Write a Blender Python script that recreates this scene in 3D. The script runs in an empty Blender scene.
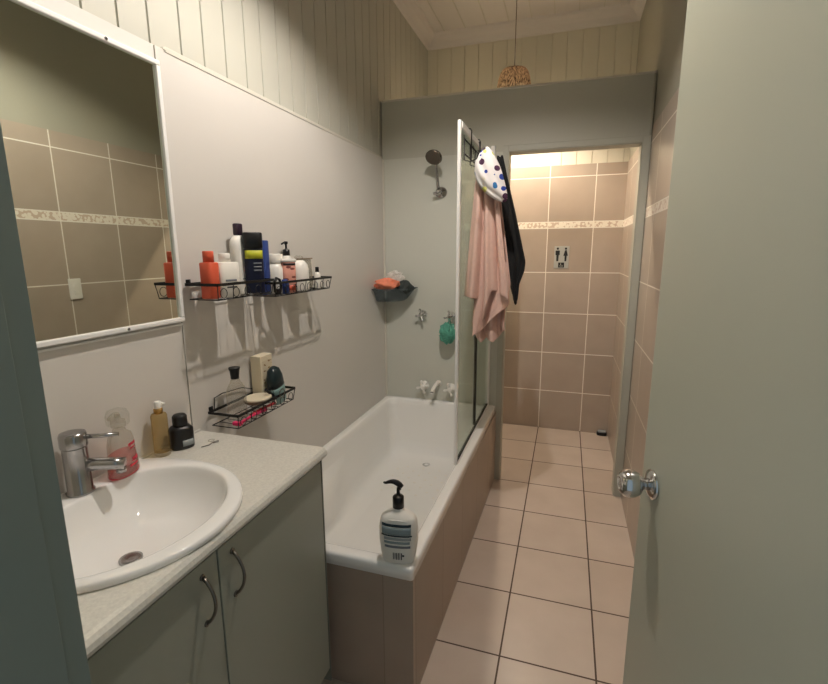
import bpy, math, random
from mathutils import Vector, Matrix
S = bpy.context.scene
COL = S.collection
PI = math.pi
rnd = random.Random(7)

# ------------------------------------------------------------------ materials
def lin(c):
    return tuple(((x/255)/12.92 if x/255 <= .04045 else ((x/255+.055)/1.055)**2.4) for x in c) + (1,)

def base_mat(name):
    m = bpy.data.materials.new(name); m.use_nodes = True
    nt = m.node_tree; b = nt.nodes['Principled BSDF']
    return m, nt, b

def mat(name, rgb, rough=.5, metal=0, spec=.5, noise=0, nscale=20, bump=0, bscale=60, trans=0, ior=1.45, emit=None, estr=0, coat=0):
    m, nt, b = base_mat(name)
    b.inputs['Base Color'].default_value = lin(rgb)
    b.inputs['Roughness'].default_value = rough
    b.inputs['Metallic'].default_value = metal
    b.inputs['Specular IOR Level'].default_value = spec
    b.inputs['Transmission Weight'].default_value = trans
    b.inputs['IOR'].default_value = ior
    b.inputs['Coat Weight'].default_value = coat
    if emit:
        b.inputs['Emission Color'].default_value = lin(emit); b.inputs['Emission Strength'].default_value = estr
    tc = nt.nodes.new('ShaderNodeTexCoord')
    if noise:
        n = nt.nodes.new('ShaderNodeTexNoise'); n.inputs['Scale'].default_value = nscale; n.inputs['Detail'].default_value = 4
        nt.links.new(tc.outputs['Object'], n.inputs['Vector'])
        mx = nt.nodes.new('ShaderNodeMix'); mx.data_type = 'RGBA'
        a = lin(rgb)
        mx.inputs[6].default_value = tuple(v*(1-noise) for v in a[:3])+(1,)
        mx.inputs[7].default_value = tuple(min(1, v*(1+noise)) for v in a[:3])+(1,)
        nt.links.new(n.outputs['Fac'], mx.inputs[0]); nt.links.new(mx.outputs[2], b.inputs['Base Color'])
    if bump:
        n2 = nt.nodes.new('ShaderNodeTexNoise'); n2.inputs['Scale'].default_value = bscale; n2.inputs['Detail'].default_value = 3
        nt.links.new(tc.outputs['Object'], n2.inputs['Vector'])
        bp = nt.nodes.new('ShaderNodeBump'); bp.inputs['Strength'].default_value = bump; bp.inputs['Distance'].default_value = .002
        nt.links.new(n2.outputs['Fac'], bp.inputs['Height']); nt.links.new(bp.outputs['Normal'], b.inputs['Normal'])
    return m

def N(nt, op, a, b=None):
    n = nt.nodes.new('ShaderNodeMath'); n.operation = op
    for i, v in enumerate((a, b)):
        if v is None: continue
        if isinstance(v, (int, float)): n.inputs[i].default_value = v
        else: nt.links.new(v, n.inputs[i])
    return n.outputs[0]

def tile_mat(name, axes, specs, c1, c2, grout, gw, rough=.35, strip=None, mottling=5.0, bump=.25):
    """specs: per axis either (offset, pitch) or a list of line positions"""
    m, nt, b = base_mat(name)
    tc = nt.nodes.new('ShaderNodeTexCoord'); sp = nt.nodes.new('ShaderNodeSeparateXYZ')
    nt.links.new(tc.outputs['Object'], sp.inputs[0])
    masks = []; ids = []
    for ax, s in zip(axes, specs):
        c = sp.outputs['XYZ'.index(ax)]
        if isinstance(s, tuple):
            q = N(nt, 'DIVIDE', N(nt, 'SUBTRACT', c, s[0]), s[1])
            fr = N(nt, 'FRACT', N(nt, 'ADD', q, 100.5))
            d = N(nt, 'MULTIPLY', N(nt, 'ABSOLUTE', N(nt, 'SUBTRACT', fr, .5)), s[1])
            masks.append(N(nt, 'LESS_THAN', d, gw/2)); ids.append(N(nt, 'FLOOR', q))
        else:
            tot = None
            for k, z in enumerate(s):
                mk = N(nt, 'LESS_THAN', N(nt, 'ABSOLUTE', N(nt, 'SUBTRACT', c, z)), gw/2)
                masks.append(mk)
                st = N(nt, 'GREATER_THAN', c, z)
                tot = st if tot is None else N(nt, 'ADD', tot, st)
            ids.append(tot)
    g = masks[0]
    for k in masks[1:]: g = N(nt, 'MAXIMUM', g, k)
    cb = nt.nodes.new('ShaderNodeCombineXYZ')
    for i, v in enumerate(ids[:3]): nt.links.new(v, cb.inputs[i])
    wn = nt.nodes.new('ShaderNodeTexWhiteNoise'); nt.links.new(cb.outputs[0], wn.inputs['Vector'])
    n = nt.nodes.new('ShaderNodeTexNoise'); n.inputs['Scale'].default_value = mottling; n.inputs['Detail'].default_value = 5
    nt.links.new(tc.outputs['Object'], n.inputs['Vector'])
    f = N(nt, 'ADD', N(nt, 'MULTIPLY', wn.outputs['Value'], .45), N(nt, 'MULTIPLY', N(nt, 'SUBTRACT', n.outputs['Fac'], .2), .9))
    mx = nt.nodes.new('ShaderNodeMix'); mx.data_type = 'RGBA'
    mx.inputs[6].default_value = lin(c1); mx.inputs[7].default_value = lin(c2); nt.links.new(f, mx.inputs[0])
    colour = mx.outputs[2]
    if strip:
        z0, z1, s1, s2 = strip
        zc = sp.outputs[2]
        inside = N(nt, 'MULTIPLY', N(nt, 'GREATER_THAN', zc, z0), N(nt, 'LESS_THAN', zc, z1))
        vo = nt.nodes.new('ShaderNodeTexVoronoi'); vo.inputs['Scale'].default_value = 55
        nt.links.new(tc.outputs['Object'], vo.inputs['Vector'])
        n3 = nt.nodes.new('ShaderNodeTexNoise'); n3.inputs['Scale'].default_value = 30; nt.links.new(tc.outputs['Object'], n3.inputs['Vector'])
        ff = N(nt, 'GREATER_THAN', N(nt, 'ADD', vo.outputs['Distance'], n3.outputs['Fac']), 1.08)
        mp = nt.nodes.new('ShaderNodeMix'); mp.data_type = 'RGBA'
        mp.inputs[6].default_value = lin(s1); mp.inputs[7].default_value = lin(s2); nt.links.new(ff, mp.inputs[0])
        m3 = nt.nodes.new('ShaderNodeMix'); m3.data_type = 'RGBA'
        nt.links.new(inside, m3.inputs[0]); nt.links.new(colour, m3.inputs[6]); nt.links.new(mp.outputs[2], m3.inputs[7])
        colour = m3.outputs[2]
    mg = nt.nodes.new('ShaderNodeMix'); mg.data_type = 'RGBA'
    nt.links.new(g, mg.inputs[0]); nt.links.new(colour, mg.inputs[6]); mg.inputs[7].default_value = lin(grout)
    nt.links.new(mg.outputs[2], b.inputs['Base Color'])
    nt.links.new(N(nt, 'ADD', N(nt, 'MULTIPLY', g, .4), rough), b.inputs['Roughness'])
    bp = nt.nodes.new('ShaderNodeBump'); bp.inputs['Strength'].default_value = bump; bp.inputs['Distance'].default_value = .002
    nt.links.new(N(nt, 'SUBTRACT', 1.0, g), bp.inputs['Height']); nt.links.new(bp.outputs['Normal'], b.inputs['Normal'])
    return m

def thin_glass(name, tint, refl=.04, rough=.02):
    m = bpy.data.materials.new(name); m.use_nodes = True; nt = m.node_tree; nt.nodes.clear()
    o = nt.nodes.new('ShaderNodeOutputMaterial'); t = nt.nodes.new('ShaderNodeBsdfTransparent'); t.inputs[0].default_value = lin(tint)
    g = nt.nodes.new('ShaderNodeBsdfGlossy'); g.inputs['Roughness'].default_value = rough; g.inputs[0].default_value = (.9, .95, .9, 1)
    fr = nt.nodes.new('ShaderNodeLayerWeight'); fr.inputs[0].default_value = .12
    mx = nt.nodes.new('ShaderNodeMixShader')
    f = N(nt, 'ADD', N(nt, 'MULTIPLY', fr.outputs['Fresnel'], .25), refl)
    nt.links.new(f, mx.inputs[0]); nt.links.new(t.outputs[0], mx.inputs[1]); nt.links.new(g.outputs[0], mx.inputs[2])
    nt.links.new(mx.outputs[0], o.inputs[0]); return m

def film_glass(name, tint, rgb, opac, rough=.15):
    """glass with a soapy, slightly cloudy film"""
    m = thin_glass(name, tint, .03, .05); nt = m.node_tree
    o = [n for n in nt.nodes if n.type == 'OUTPUT_MATERIAL'][0]; prev = o.inputs[0].links[0].from_socket
    d = nt.nodes.new('ShaderNodeBsdfDiffuse'); d.inputs[0].default_value = lin(rgb)
    tc = nt.nodes.new('ShaderNodeTexCoord'); mp = nt.nodes.new('ShaderNodeMapping'); mp.inputs['Scale'].default_value = (6, 14, 3)
    n = nt.nodes.new('ShaderNodeTexNoise'); n.inputs['Scale'].default_value = 1.5; n.inputs['Detail'].default_value = 4
    nt.links.new(tc.outputs['Object'], mp.inputs[0]); nt.links.new(mp.outputs[0], n.inputs['Vector'])
    mx = nt.nodes.new('ShaderNodeMixShader')
    nt.links.new(N(nt, 'MULTIPLY', N(nt, 'ADD', n.outputs['Fac'], .5), opac), mx.inputs[0])
    nt.links.new(prev, mx.inputs[1]); nt.links.new(d.outputs[0], mx.inputs[2]); nt.links.new(mx.outputs[0], o.inputs[0]); return m

def dots_mat(name, ground, cols, scale, thr, rough=.8):
    m, nt, b = base_mat(name); b.inputs['Roughness'].default_value = rough
    tc = nt.nodes.new('ShaderNodeTexCoord'); vo = nt.nodes.new('ShaderNodeTexVoronoi'); vo.inputs['Scale'].default_value = scale
    mpn = nt.nodes.new('ShaderNodeMapping'); mpn.inputs['Scale'].default_value = (1, .5, 1)
    nt.links.new(tc.outputs['Object'], mpn.inputs[0]); nt.links.new(mpn.outputs[0], vo.inputs['Vector'])
    sp = nt.nodes.new('ShaderNodeSeparateColor'); nt.links.new(vo.outputs['Color'], sp.inputs[0])
    rp = nt.nodes.new('ShaderNodeValToRGB'); rp.color_ramp.interpolation = 'CONSTANT'
    for i, c in enumerate(cols):
        e = rp.color_ramp.elements[i] if i < 2 else rp.color_ramp.elements.new(.5)
        e.position = i/len(cols); e.color = lin(c)
    nt.links.new(sp.outputs[0], rp.inputs[0])
    mk = N(nt, 'LESS_THAN', vo.outputs['Distance'], thr)
    mx = nt.nodes.new('ShaderNodeMix'); mx.data_type = 'RGBA'; mx.inputs[6].default_value = lin(ground)
    nt.links.new(rp.outputs[0], mx.inputs[7]); nt.links.new(mk, mx.inputs[0]); nt.links.new(mx.outputs[2], b.inputs['Base Color'])
    return m

WT = ((184, 169, 155), (162, 147, 132))
ZL = [.321, .642, .963, 1.284, 1.622, 1.668, 1.997]
M = {}
M['floor'] = tile_mat('floor_tile', 'XY', [(.959, .33), (3.342, .339)], (210, 195, 182), (184, 167, 152), (84, 66, 54), .0065, .38, mottling=5)
M['tileX'] = tile_mat('wall_tile_side', 'YZ', [(2.04, .338), ZL], WT[0], WT[1], (240, 234, 222), .006, .3, strip=(1.619, 1.671, (236, 228, 214), (204, 184, 166)))
M['tileY'] = tile_mat('wall_tile_end', 'XZ', [(.959, .33), ZL], WT[0], WT[1], (240, 234, 222), .006, .3, strip=(1.619, 1.671, (236, 228, 214), (204, 184, 166)))
M['tubtileY'] = tile_mat('bath_panel_tile_end', 'XZ', [(.615, .3), [.0]], (178, 160, 144), (160, 141, 126), (150, 134, 120), .003, .35)
M['tubtileX'] = tile_mat('bath_panel_tile_side', 'YZ', [(1.36, .33), [.0]], (174, 157, 140), (154, 138, 122), (146, 131, 116), .003, .35)
M['panel'] = mat('wall_sheet', (211, 206, 199), .38, noise=.025, nscale=3, bump=.03)
M['panelg'] = mat('shower_sheet', (197, 197, 186), .3, noise=.02, nscale=3)
M['boards'] = mat('board_paint', (186, 184, 172), .5, noise=.03, nscale=6)
M['boardsw'] = mat('cream_board_paint', (218, 212, 194), .5, noise=.03, nscale=6)
M['partition'] = mat('partition_paint', (182, 181, 168), .42, noise=.02, nscale=4)
M['upper'] = mat('upper_wall_paint', (166, 163, 148), .55, noise=.02, nscale=4)
M['ceil'] = mat('ceiling_paint', (218, 212, 207), .6)
M['trim'] = mat('trim_paint', (205, 200, 188), .4)
M['jamb'] = mat('door_frame_paint', (126, 134, 126), .4, noise=.03, nscale=8)
M['door'] = mat('door_paint', (180, 181, 164), .32, noise=.02, nscale=3, bump=.05, bscale=120)
M['cab'] = mat('cabinet_laminate', (152, 155, 142), .35)
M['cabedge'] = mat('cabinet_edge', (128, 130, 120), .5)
M['dark'] = mat('dark_gap', (22, 20, 18), .8)
M['bench'] = mat('speckled_laminate', (212, 209, 200), .3, noise=.22, nscale=170)
M['ceram'] = mat('white_ceramic', (244, 242, 239), .12, coat=.4)
M['acryl'] = mat('white_acrylic', (246, 244, 240), .2, coat=.3, noise=.01, nscale=8)
M['chrome'] = mat('chrome', (216, 215, 214), .12, metal=1)
M['brush'] = mat('brushed_chrome', (172, 170, 170), .22, metal=1)
M['darkchrome'] = mat('tarnished_chrome', (112, 107, 100), .25, metal=1)
M['handle'] = mat('pewter_handle', (128, 122, 114), .35, metal=1)
M['mirror'] = mat('mirror_glass', (222, 226, 214), .01, metal=1)
M['white'] = mat('white_plastic', (236, 232, 224), .35)
M['whiteframe'] = mat('white_enamel_frame', (236, 234, 230), .35)
M['cream'] = mat('cream_plastic', (232, 227, 217), .4)
M['black'] = mat('black_plastic', (16, 16, 18), .35)
M['wire'] = mat('black_coated_wire', (14, 13, 13), .4)
M['purple'] = mat('dark_purple_plastic', (44, 26, 44), .4)
M['navy'] = mat('navy_plastic', (22, 26, 52), .35)
M['lime'] = mat('lime_band', (188, 190, 46), .5)
M['greyprint'] = mat('grey_print', (120, 124, 132), .6)
M['blue'] = mat('blue_plastic', (40, 64, 128), .35)
M['orange'] = mat('orange_plastic', (208, 88, 60), .4)
M['pinklabel'] = dots_mat('pink_photo_label', (214, 150, 132), [(120, 60, 50), (230, 190, 170), (160, 96, 80)], 60, .3)
M['pinkt'] = film_glass('pink_clear_plastic', (248, 206, 204), (222, 150, 148), .25)
M['cleart'] = film_glass('clear_plastic', (244, 242, 238), (222, 218, 210), .10)
M['clearcap'] = film_glass('thin_clear_plastic', (250, 249, 247), (222, 218, 210), .04)
M['clearg'] = film_glass('cloudy_clear_plastic', (224, 222, 214), (190, 186, 178), .25)
M['redprint'] = mat('red_print', (190, 44, 64), .5)
M['gold'] = film_glass('amber_clear_plastic', (238, 222, 186), (196, 178, 140), .15)
M['goldmetal'] = mat('gold_collar', (190, 150, 90), .3, metal=1)
M['box'] = dots_mat('beige_carton_print', (214, 200, 172), [(160, 130, 90), (190, 168, 130), (150, 120, 84)], 90, .3)
M['boxp'] = mat('beige_carton', (222, 210, 184), .6)
M['tealdark'] = mat('dark_teal_plastic', (28, 44, 48), .35)
M['tealgrey'] = mat('teal_grey_plastic', (130, 160, 156), .4)
M['tan'] = mat('tan_tin', (132, 110, 90), .5)
M['pinkhot'] = mat('bright_pink_plastic', (232, 52, 110), .4)
M['red'] = mat('red_plastic', (196, 40, 50), .4)
M['blkprint'] = mat('black_print', (24, 24, 26), .6)
M['teallabel'] = mat('teal_label_block', (140, 154, 158), .6)
M['darklabel'] = mat('dark_label_bar', (34, 52, 62), .6)
M['greylabel'] = mat('pale_grey_print', (160, 166, 168), .6)
M['towel'] = mat('pink_towelling', (222, 186, 172), .95, noise=.08, nscale=60, bump=.8, bscale=420)
M['cloth'] = mat('black_fabric', (20, 20, 21), .9, bump=.4, bscale=300)
M['cap'] = dots_mat('spotted_cap_fabric', (232, 226, 224), [(40, 110, 170), (70, 34, 66), (50, 40, 110), (214, 214, 120), (30, 60, 150), (206, 210, 130)], 31, .40)
M['glass'] = film_glass('shower_glass', (243, 247, 243), (196, 202, 192), .10)
M['seal'] = mat('dark_rubber_seal', (40, 40, 34), .6)
M['net'] = mat('green_mesh_puff', (96, 168, 146), .8, noise=.3, nscale=60)
M['netorange'] = mat('orange_mesh_puff', (232, 138, 108), .8, noise=.25, nscale=60)
M['netwhite'] = mat('white_mesh_puff', (226, 222, 214), .8, noise=.1, nscale=60)
M['greyp'] = film_glass('smoky_grey_plastic', (222, 226, 228), (150, 160, 166), .26)
M['charcoal'] = mat('charcoal_sponge', (52, 58, 56), .85, noise=.2, nscale=80)
M['redd'] = mat('dark_red_cloth', (150, 36, 30), .8)
M['signp'] = mat('silver_sign_plate', (178, 178, 172), .4, metal=.2)
M['stain'] = mat('dark_stain', (70, 48, 36), .7)
M['cord'] = mat('pendant_cord', (120, 108, 92), .6)

def shade_mat(SHADE_T=.1):
    m, nt, b = base_mat('woven_rattan'); b.inputs['Roughness'].default_value = .8
    tc = nt.nodes.new('ShaderNodeTexCoord'); mp = nt.nodes.new('ShaderNodeMapping'); mp.inputs['Scale'].default_value = (90, 90, 40)
    n = nt.nodes.new('ShaderNodeTexNoise'); n.inputs['Scale'].default_value = 1.4; n.inputs['Detail'].default_value = 5
    nt.links.new(tc.outputs['Object'], mp.inputs[0]); nt.links.new(mp.outputs[0], n.inputs['Vector'])
    mx = nt.nodes.new('ShaderNodeMix'); mx.data_type = 'RGBA'
    mx.inputs[6].default_value = lin((66, 50, 38)); mx.inputs[7].default_value = lin((200, 178, 150)); nt.links.new(N(nt, 'SUBTRACT', N(nt, 'MULTIPLY', n.outputs['Fac'], 3.4), 1.2), mx.inputs[0])
    nt.links.new(mx.outputs[2], b.inputs['Base Color'])
    tr = nt.nodes.new('ShaderNodeBsdfTranslucent'); nt.links.new(mx.outputs[2], tr.inputs[0])
    ms = nt.nodes.new('ShaderNodeMixShader'); ms.inputs[0].default_value = SHADE_T
    o = nt.nodes['Material Output']
    nt.links.new(b.outputs[0], ms.inputs[1]); nt.links.new(tr.outputs[0], ms.inputs[2]); nt.links.new(ms.outputs[0], o.inputs[0]); return m
M['rattan'] = shade_mat(.07); M['rattan_dense'] = shade_mat(.02)

# ------------------------------------------------------------------ mesh tools
class MB:
    def __init__(s): s.v = []; s.f = []; s.sm = []
    def add(s, vs, fs, smooth=False):
        o = len(s.v); s.v += [tuple(p) for p in vs]
        for f in fs: s.f.append(tuple(i+o for i in f)); s.sm.append(smooth)
        return s
    def box(s, x0, x1, y0, y1, z0, z1):
        v = [(x, y, z) for z in (z0, z1) for y in (y0, y1) for x in (x0, x1)]
        return s.add(v, [(0, 2, 3, 1), (4, 5, 7, 6), (0, 1, 5, 4), (2, 6, 7, 3), (0, 4, 6, 2), (1, 3, 7, 5)])
    def prism(s, pts, axis, a0, a1):
        """extrude a 2-D outline along an axis; pts in the order of the two other axes"""
        def P(p, a): return {'x': (a, p[0], p[1]), 'y': (p[0], a, p[1]), 'z': (p[0], p[1], a)}[axis]
        n = len(pts); v = [P(p, a0) for p in pts] + [P(p, a1) for p in pts]
        f = [tuple(range(n))[::-1], tuple(range(n, 2*n))] + [(i, (i+1) % n, n+(i+1) % n, n+i) for i in range(n)]
        return s.add(v, f)
    def rings(s, rings, cap0=True, cap1=True, smooth=True, closed=False):
        n = len(rings[0]); v = [p for r in rings for p in r]; f = []
        m = len(rings)
        for k in range(m if closed else m-1):
            for i in range(n):
                a, b = k*n, ((k+1) % m)*n
                f.append((a+i, a+(i+1) % n, b+(i+1) % n, b+i))
        s.add(v, f, smooth)
        o = len(s.v)-len(v)
        if cap0 and not closed: s.f.append(tuple(o+i for i in range(n))[::-1]); s.sm.append(False)
        if cap1 and not closed: s.f.append(tuple(o+(m-1)*n+i for i in range(n))); s.sm.append(False)
        return s
    def lathe(s, prof, c=(0, 0, 0), seg=28, axis=None, sx=1, sy=1, cap0=True, cap1=True):
        """prof: (radius, height) pairs; axis: direction of height"""
        c = Vector(c)
        if axis is None: X, Y, Z = Vector((1, 0, 0)), Vector((0, 1, 0)), Vector((0, 0, 1))
        else:
            Z = Vector(axis).normalized(); X = Z.orthogonal().normalized(); Y = Z.cross(X)
        rs = [[tuple(c+Z*h+X*(r*sx*math.cos(2*PI*i/seg))+Y*(r*sy*math.sin(2*PI*i/seg))) for i in range(seg)] for r, h in prof]
        return s.rings(rs, cap0, cap1)
    def tube(s, pts, r, seg=10, closed=False):
        pts = [Vector(p) for p in pts]; n = len(pts); rs = []
        rad = r if isinstance(r, (list, tuple)) else [r]*n
        up = None
        for i, p in enumerate(pts):
            if closed: d = pts[(i+1) % n]-pts[i-1]
            else: d = pts[min(i+1, n-1)]-pts[max(i-1, 0)]
            d.normalize()
            if up is None: up = d.orthogonal().normalized()
            up = (up-d*up.dot(d)); up = up.normalized() if up.length > 1e-6 else d.orthogonal().normalized()
            w = d.cross(up)
            rs.append([tuple(p+up*(rad[i]*math.cos(2*PI*k/seg))+w*(rad[i]*math.sin(2*PI*k/seg))) for k in range(seg)])
        return s.rings(rs, closed=closed)
    def ball(s, c, r, sx=1, sy=1, sz=1, seg=20, n=12):
        rs = []
        for k in range(n+1):
            t = PI*k/n; rr = max(math.sin(t), .001)*r; z = -math.cos(t)*r
            rs.append([(c[0]+rr*sx*math.cos(2*PI*i/seg), c[1]+rr*sy*math.sin(2*PI*i/seg), c[2]+z*sz) for i in range(seg)])
        return s.rings(rs)
    def grid(s, fn, nu, nv, smooth=True):
        v = [fn(i/nu, j/nv) for j in range(nv+1) for i in range(nu+1)]
        f = [(j*(nu+1)+i, j*(nu+1)+i+1, (j+1)*(nu+1)+i+1, (j+1)*(nu+1)+i) for j in range(nv) for i in range(nu)]
        return s.add(v, f, smooth)
    def build(s, name, m, parent=None, bevel=0, solid=0, sub=0, bseg=2):
        me = bpy.data.meshes.new(name); me.from_pydata(s.v, [], s.f); me.update()
        import bmesh
        bm = bmesh.new(); bm.from_mesh(me); bmesh.ops.recalc_face_normals(bm, faces=bm.faces); bm.to_mesh(me); bm.free()
        for p, q in zip(me.polygons, s.sm): p.use_smooth = q
        o = bpy.data.objects.new(name, me); COL.objects.link(o); me.materials.append(m)
        if parent: o.parent = parent
        if solid:
            k = o.modifiers.new('thick', 'SOLIDIFY'); k.thickness = solid; k.offset = 0
        if bevel:
            k = o.modifiers.new('bevel', 'BEVEL'); k.width = bevel; k.segments = bseg; k.limit_method = 'ANGLE'; k.angle_limit = math.radians(40)
        if sub:
            k = o.modifiers.new('sub', 'SUBSURF'); k.levels = sub; k.render_levels = sub
        return o

def thing(name, label, cat, loc=(0, 0, 0), rz=0, group=None):
    o = bpy.data.objects.new(name, None); COL.objects.link(o); o.location = loc; o.rotation_euler = (0, 0, rz)
    o.empty_display_size = .02
    o['label'] = label; o['category'] = cat
    if group: o['group'] = group
    return o
def tag(o, label, cat, group=None):
    o['label'] = label; o['category'] = cat
    if group: o['group'] = group
    return o
def struct(o): o['kind'] = 'structure'; return o
def copy_tree(o, parent=None):
    c = o.copy(); COL.objects.link(c); c.parent = parent
    for ch in list(o.children): copy_tree(ch, c)
    return c

# ------------------------------------------------------------------ setting
W, YB, YF, ZP, ZT, ZC = 1.498, 2.659, 3.687, 2.015, 2.331, 3.08
YE = .12                       # room face of the entry wall
OX0, OX1, OZ = .769, 1.459, 2.004   # opening to the toilet
PT = .09                       # partition thickness
struct(MB().box(-.12, W+.12, -.4, YF+.12, -.1, 0).build('floor', M['floor']))
ceil_ = struct(MB().box(-.12, W+.12, -.0, YF+.12, ZC, ZC+.1).build('ceiling', M['ceil']))

def board_profile(a0, a1, grooves, depth, back, gw=.007):
    """outline of a board wall: flat with V grooves; returns (along, out) points, out = 0 the face"""
    pts = [(a0, 0)]
    for g in grooves:
        if a0+gw < g < a1-gw: pts += [(g-gw/2, 0), (g-gw/4, -depth), (g+gw/4, -depth), (g+gw/2, 0)]
    pts += [(a1, 0), (a1, -back), (a0, -back)]
    return pts

gl = [.762-.102*k for k in range(6, 0, -1)] + [.762, .86, .957, 1.072, 1.167, 1.271, 1.379, 1.474, 1.58, 1.68, 1.785, 1.89, 2.0, 2.105, 2.21, 2.32, 2.42, 2.52, 2.63] + [2.74+.104*k for k in range(10)]
wl = MB()
wl.prism([(-.010+o, a) for a, o in board_profile(YE, YF, gl, .006, .08)], 'z', ZP-.02, ZC)
wl.box(-.09, -.004, YE, YF, 0, ZP-.002)
wall_left = struct(wl.build('wall_left', M['boards']))
sheet = MB().box(-.004, 0, YE, .957, 0, ZP).build('wall_sheet', M['panel'], wall_left)
sheet2 = MB().box(-.004, .001, .961, YB, 0, ZP).build('wall_sheet', M['panel'], wall_left)
tp = []
for k in range(7):
    t = PI/2*k/6; tp.append((.998-.014*math.sin(t), ZP+.008-.014+.014*math.cos(t)))
cap = MB().prism([(.998, ZP-.002), (.990, ZP-.006)][::-1]+[(.986, ZP), (.990, ZP+.006), (.998, ZP+.009), (YB, ZP+.009), (YB, ZP-.002)], 'x', -.010, .0035)
struct(cap.build('trim_1', M['trim'], bevel=.002))

# partition between bath and toilet
pb = MB()
pb.box(0, OX0, YB, YB+PT, 0, ZT); pb.box(OX0, OX1, YB, YB+PT, OZ, ZT); pb.box(OX1, W, YB, YB+PT, 0, ZT)
wall_back = struct(pb.build('wall_back', M['partition']))
MB().box(.001, .738, YB-.003, YB, 0, ZP-.01).build('shower_sheet', M['panelg'], wall_back)
struct(MB().box(.001, .013, YB-.014, YB-.003, .5, ZP-.01).build('trim_2', M['trim'], bevel=.002))
ar = MB()
a0 = YB-.006
ar.box(OX0-.032, OX0, a0, YB, 0, OZ+.032); ar.box(OX0, OX1, a0, YB, OZ, OZ+.032); ar.box(OX1, W-.001, a0, YB, 0, OZ+.032)
ar.box(OX0, OX0+.004, a0+.004, YB+PT+.004, 0, OZ); ar.box(OX1-.006, OX1, a0+.004, YB+PT+.004, 0, OZ); ar.box(OX0+.004, OX1-.006, a0+.004, YB+PT+.004, OZ-.005, OZ)
struct(ar.build('trim_3', M['partition'], bevel=.002))
struct(MB().box(-.0, W, YB-.002, YB+PT+.002, ZT, ZT+.012).build('trim_4', M['trim'], bevel=.002))
struct(MB().box(W-.012, W-.002, YB-.008, YB, OZ+.034, ZT).build('trim_5', M['upper'], bevel=.002))

# far toilet wall
gf = [.107*k+.072 for k in range(14)]
wf = MB(); wf.box(0, W, YF, YF+.09, 0, 2.081)
wall_far = struct(wf.build('wall_far', M['tileY']))
MB().prism([(a, YF+.004-o) for a, o in board_profile(-.02, W+.02, gf, .006, .08)], 'z', 2.081, ZC).build('board_lining', M['boardsw'], wall_far)

# right wall
wr = MB(); wr.box(W, W+.09, -.1, YF, 0, 2.081)
wall_right = struct(wr.build('wall_right', M['tileX']))
MB().box(W+.004, W+.09, -.1, YF, 2.081, ZC).build('plaster', M['upper'], wall_right)
# entry wall and frame
we = MB(); we.box(-.1, .62, -.02, YE, 0, ZC); we.box(.62, W+.09, -.02, YE, 2.08, ZC); we.box(1.49, W+.02, -.02, YE, 0, 2.08)
struct(we.build('wall_entry', M['upper']))
jb = MB()
jb.box(.62, .660, .097, YE, 0, 2.08); jb.box(.62, .664, -.03, .097, 0, 2.08)
jb.box(1.478, 1.49, -.03, YE, 0, 2.08); jb.box(.664, 1.478, -.03, YE, 2.045, 2.08)
jb.box(.56, .62, YE, YE+.001, 0, 2.1); jb.box(.55, .664, -.045, -.03, 0, 2.1)
struct(jb.build('trim_6', M['jamb'], bevel=.0025))

# cornices
def cornice(along, c0, c1, at, sgn):
    prof = [(0, 0), (.085, 0), (.078, -.016), (.052, -.030), (.030, -.052), (.016, -.080), (0, -.088)]
    if along == 'x': return MB().prism([(at+sgn*a, ZC+b) for a, b in prof], 'x', c0, c1)
    return MB().prism([(at+sgn*a, ZC+b) for a, b in prof], 'y', c0, c1)
struct(cornice('x', -.01, W+.004, YF+.004, -1).build('trim_7', M['ceil']))
struct(cornice('y', YE, YF, -.010, 1).build('trim_8', M['ceil']))
struct(cornice('y', YE, YF, W+.004, -1).build('trim_9', M['ceil']))
for k in range(9): MB().box(.14+.16*k, .146+.16*k, YE+.08, YF-.08, ZC-.004, ZC).build('cover_strip', M['trim'], ceil_)

# entry door, opened against the right wall
hx, hy, fx, fy = 1.470, .125, 1.306, .93
dl = math.hypot(fx-hx, fy-hy); da = math.atan2(fy-hy, fx-hx)
door = bpy.data.objects.new('door_1', None); COL.objects.link(door); door.location = (hx, hy, 0); door.rotation_euler = (0, 0, da)
struct(door)      # local x runs from hinge to free edge, +y faces the room
MB().box(0, dl, -.035, 0, .008, 2.04).build('door_leaf', M['door'], door, bevel=.002)
kx, kz = dl-.062, .957
for sg, nm in ((1, 'door_knob'), (-1, 'door_knob')):
    y0 = 0 if sg > 0 else -.035
    kn = MB().lathe([(.013, 0), (.012, .020), (.015, .024), (.024, .030), (.0295, .040), (.0305, .050), (.028, .061), (.021, .068), (.013, .070), (.010, .068)], (kx, y0, kz), 28, (0, sg, 0)).build(nm, M['chrome'], door)
    MB().lathe([(.032, 0), (.033, .002), (.031, .006), (.024, .009), (.014, .010)], (kx, y0, kz), 28, (0, sg, 0)).build('rose', M['chrome'], kn)
MB().box(dl-.0005, dl+.0015, -.028, -.007, kz-.03, kz+.03).build('latch_plate', M['chrome'], door)
# hinges
for z in (.25, 1.75):
    MB().lathe([(.006, 0), (.006, .09)], (0, .004, z), 12).build('hinge', M['brush'], door)

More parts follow.
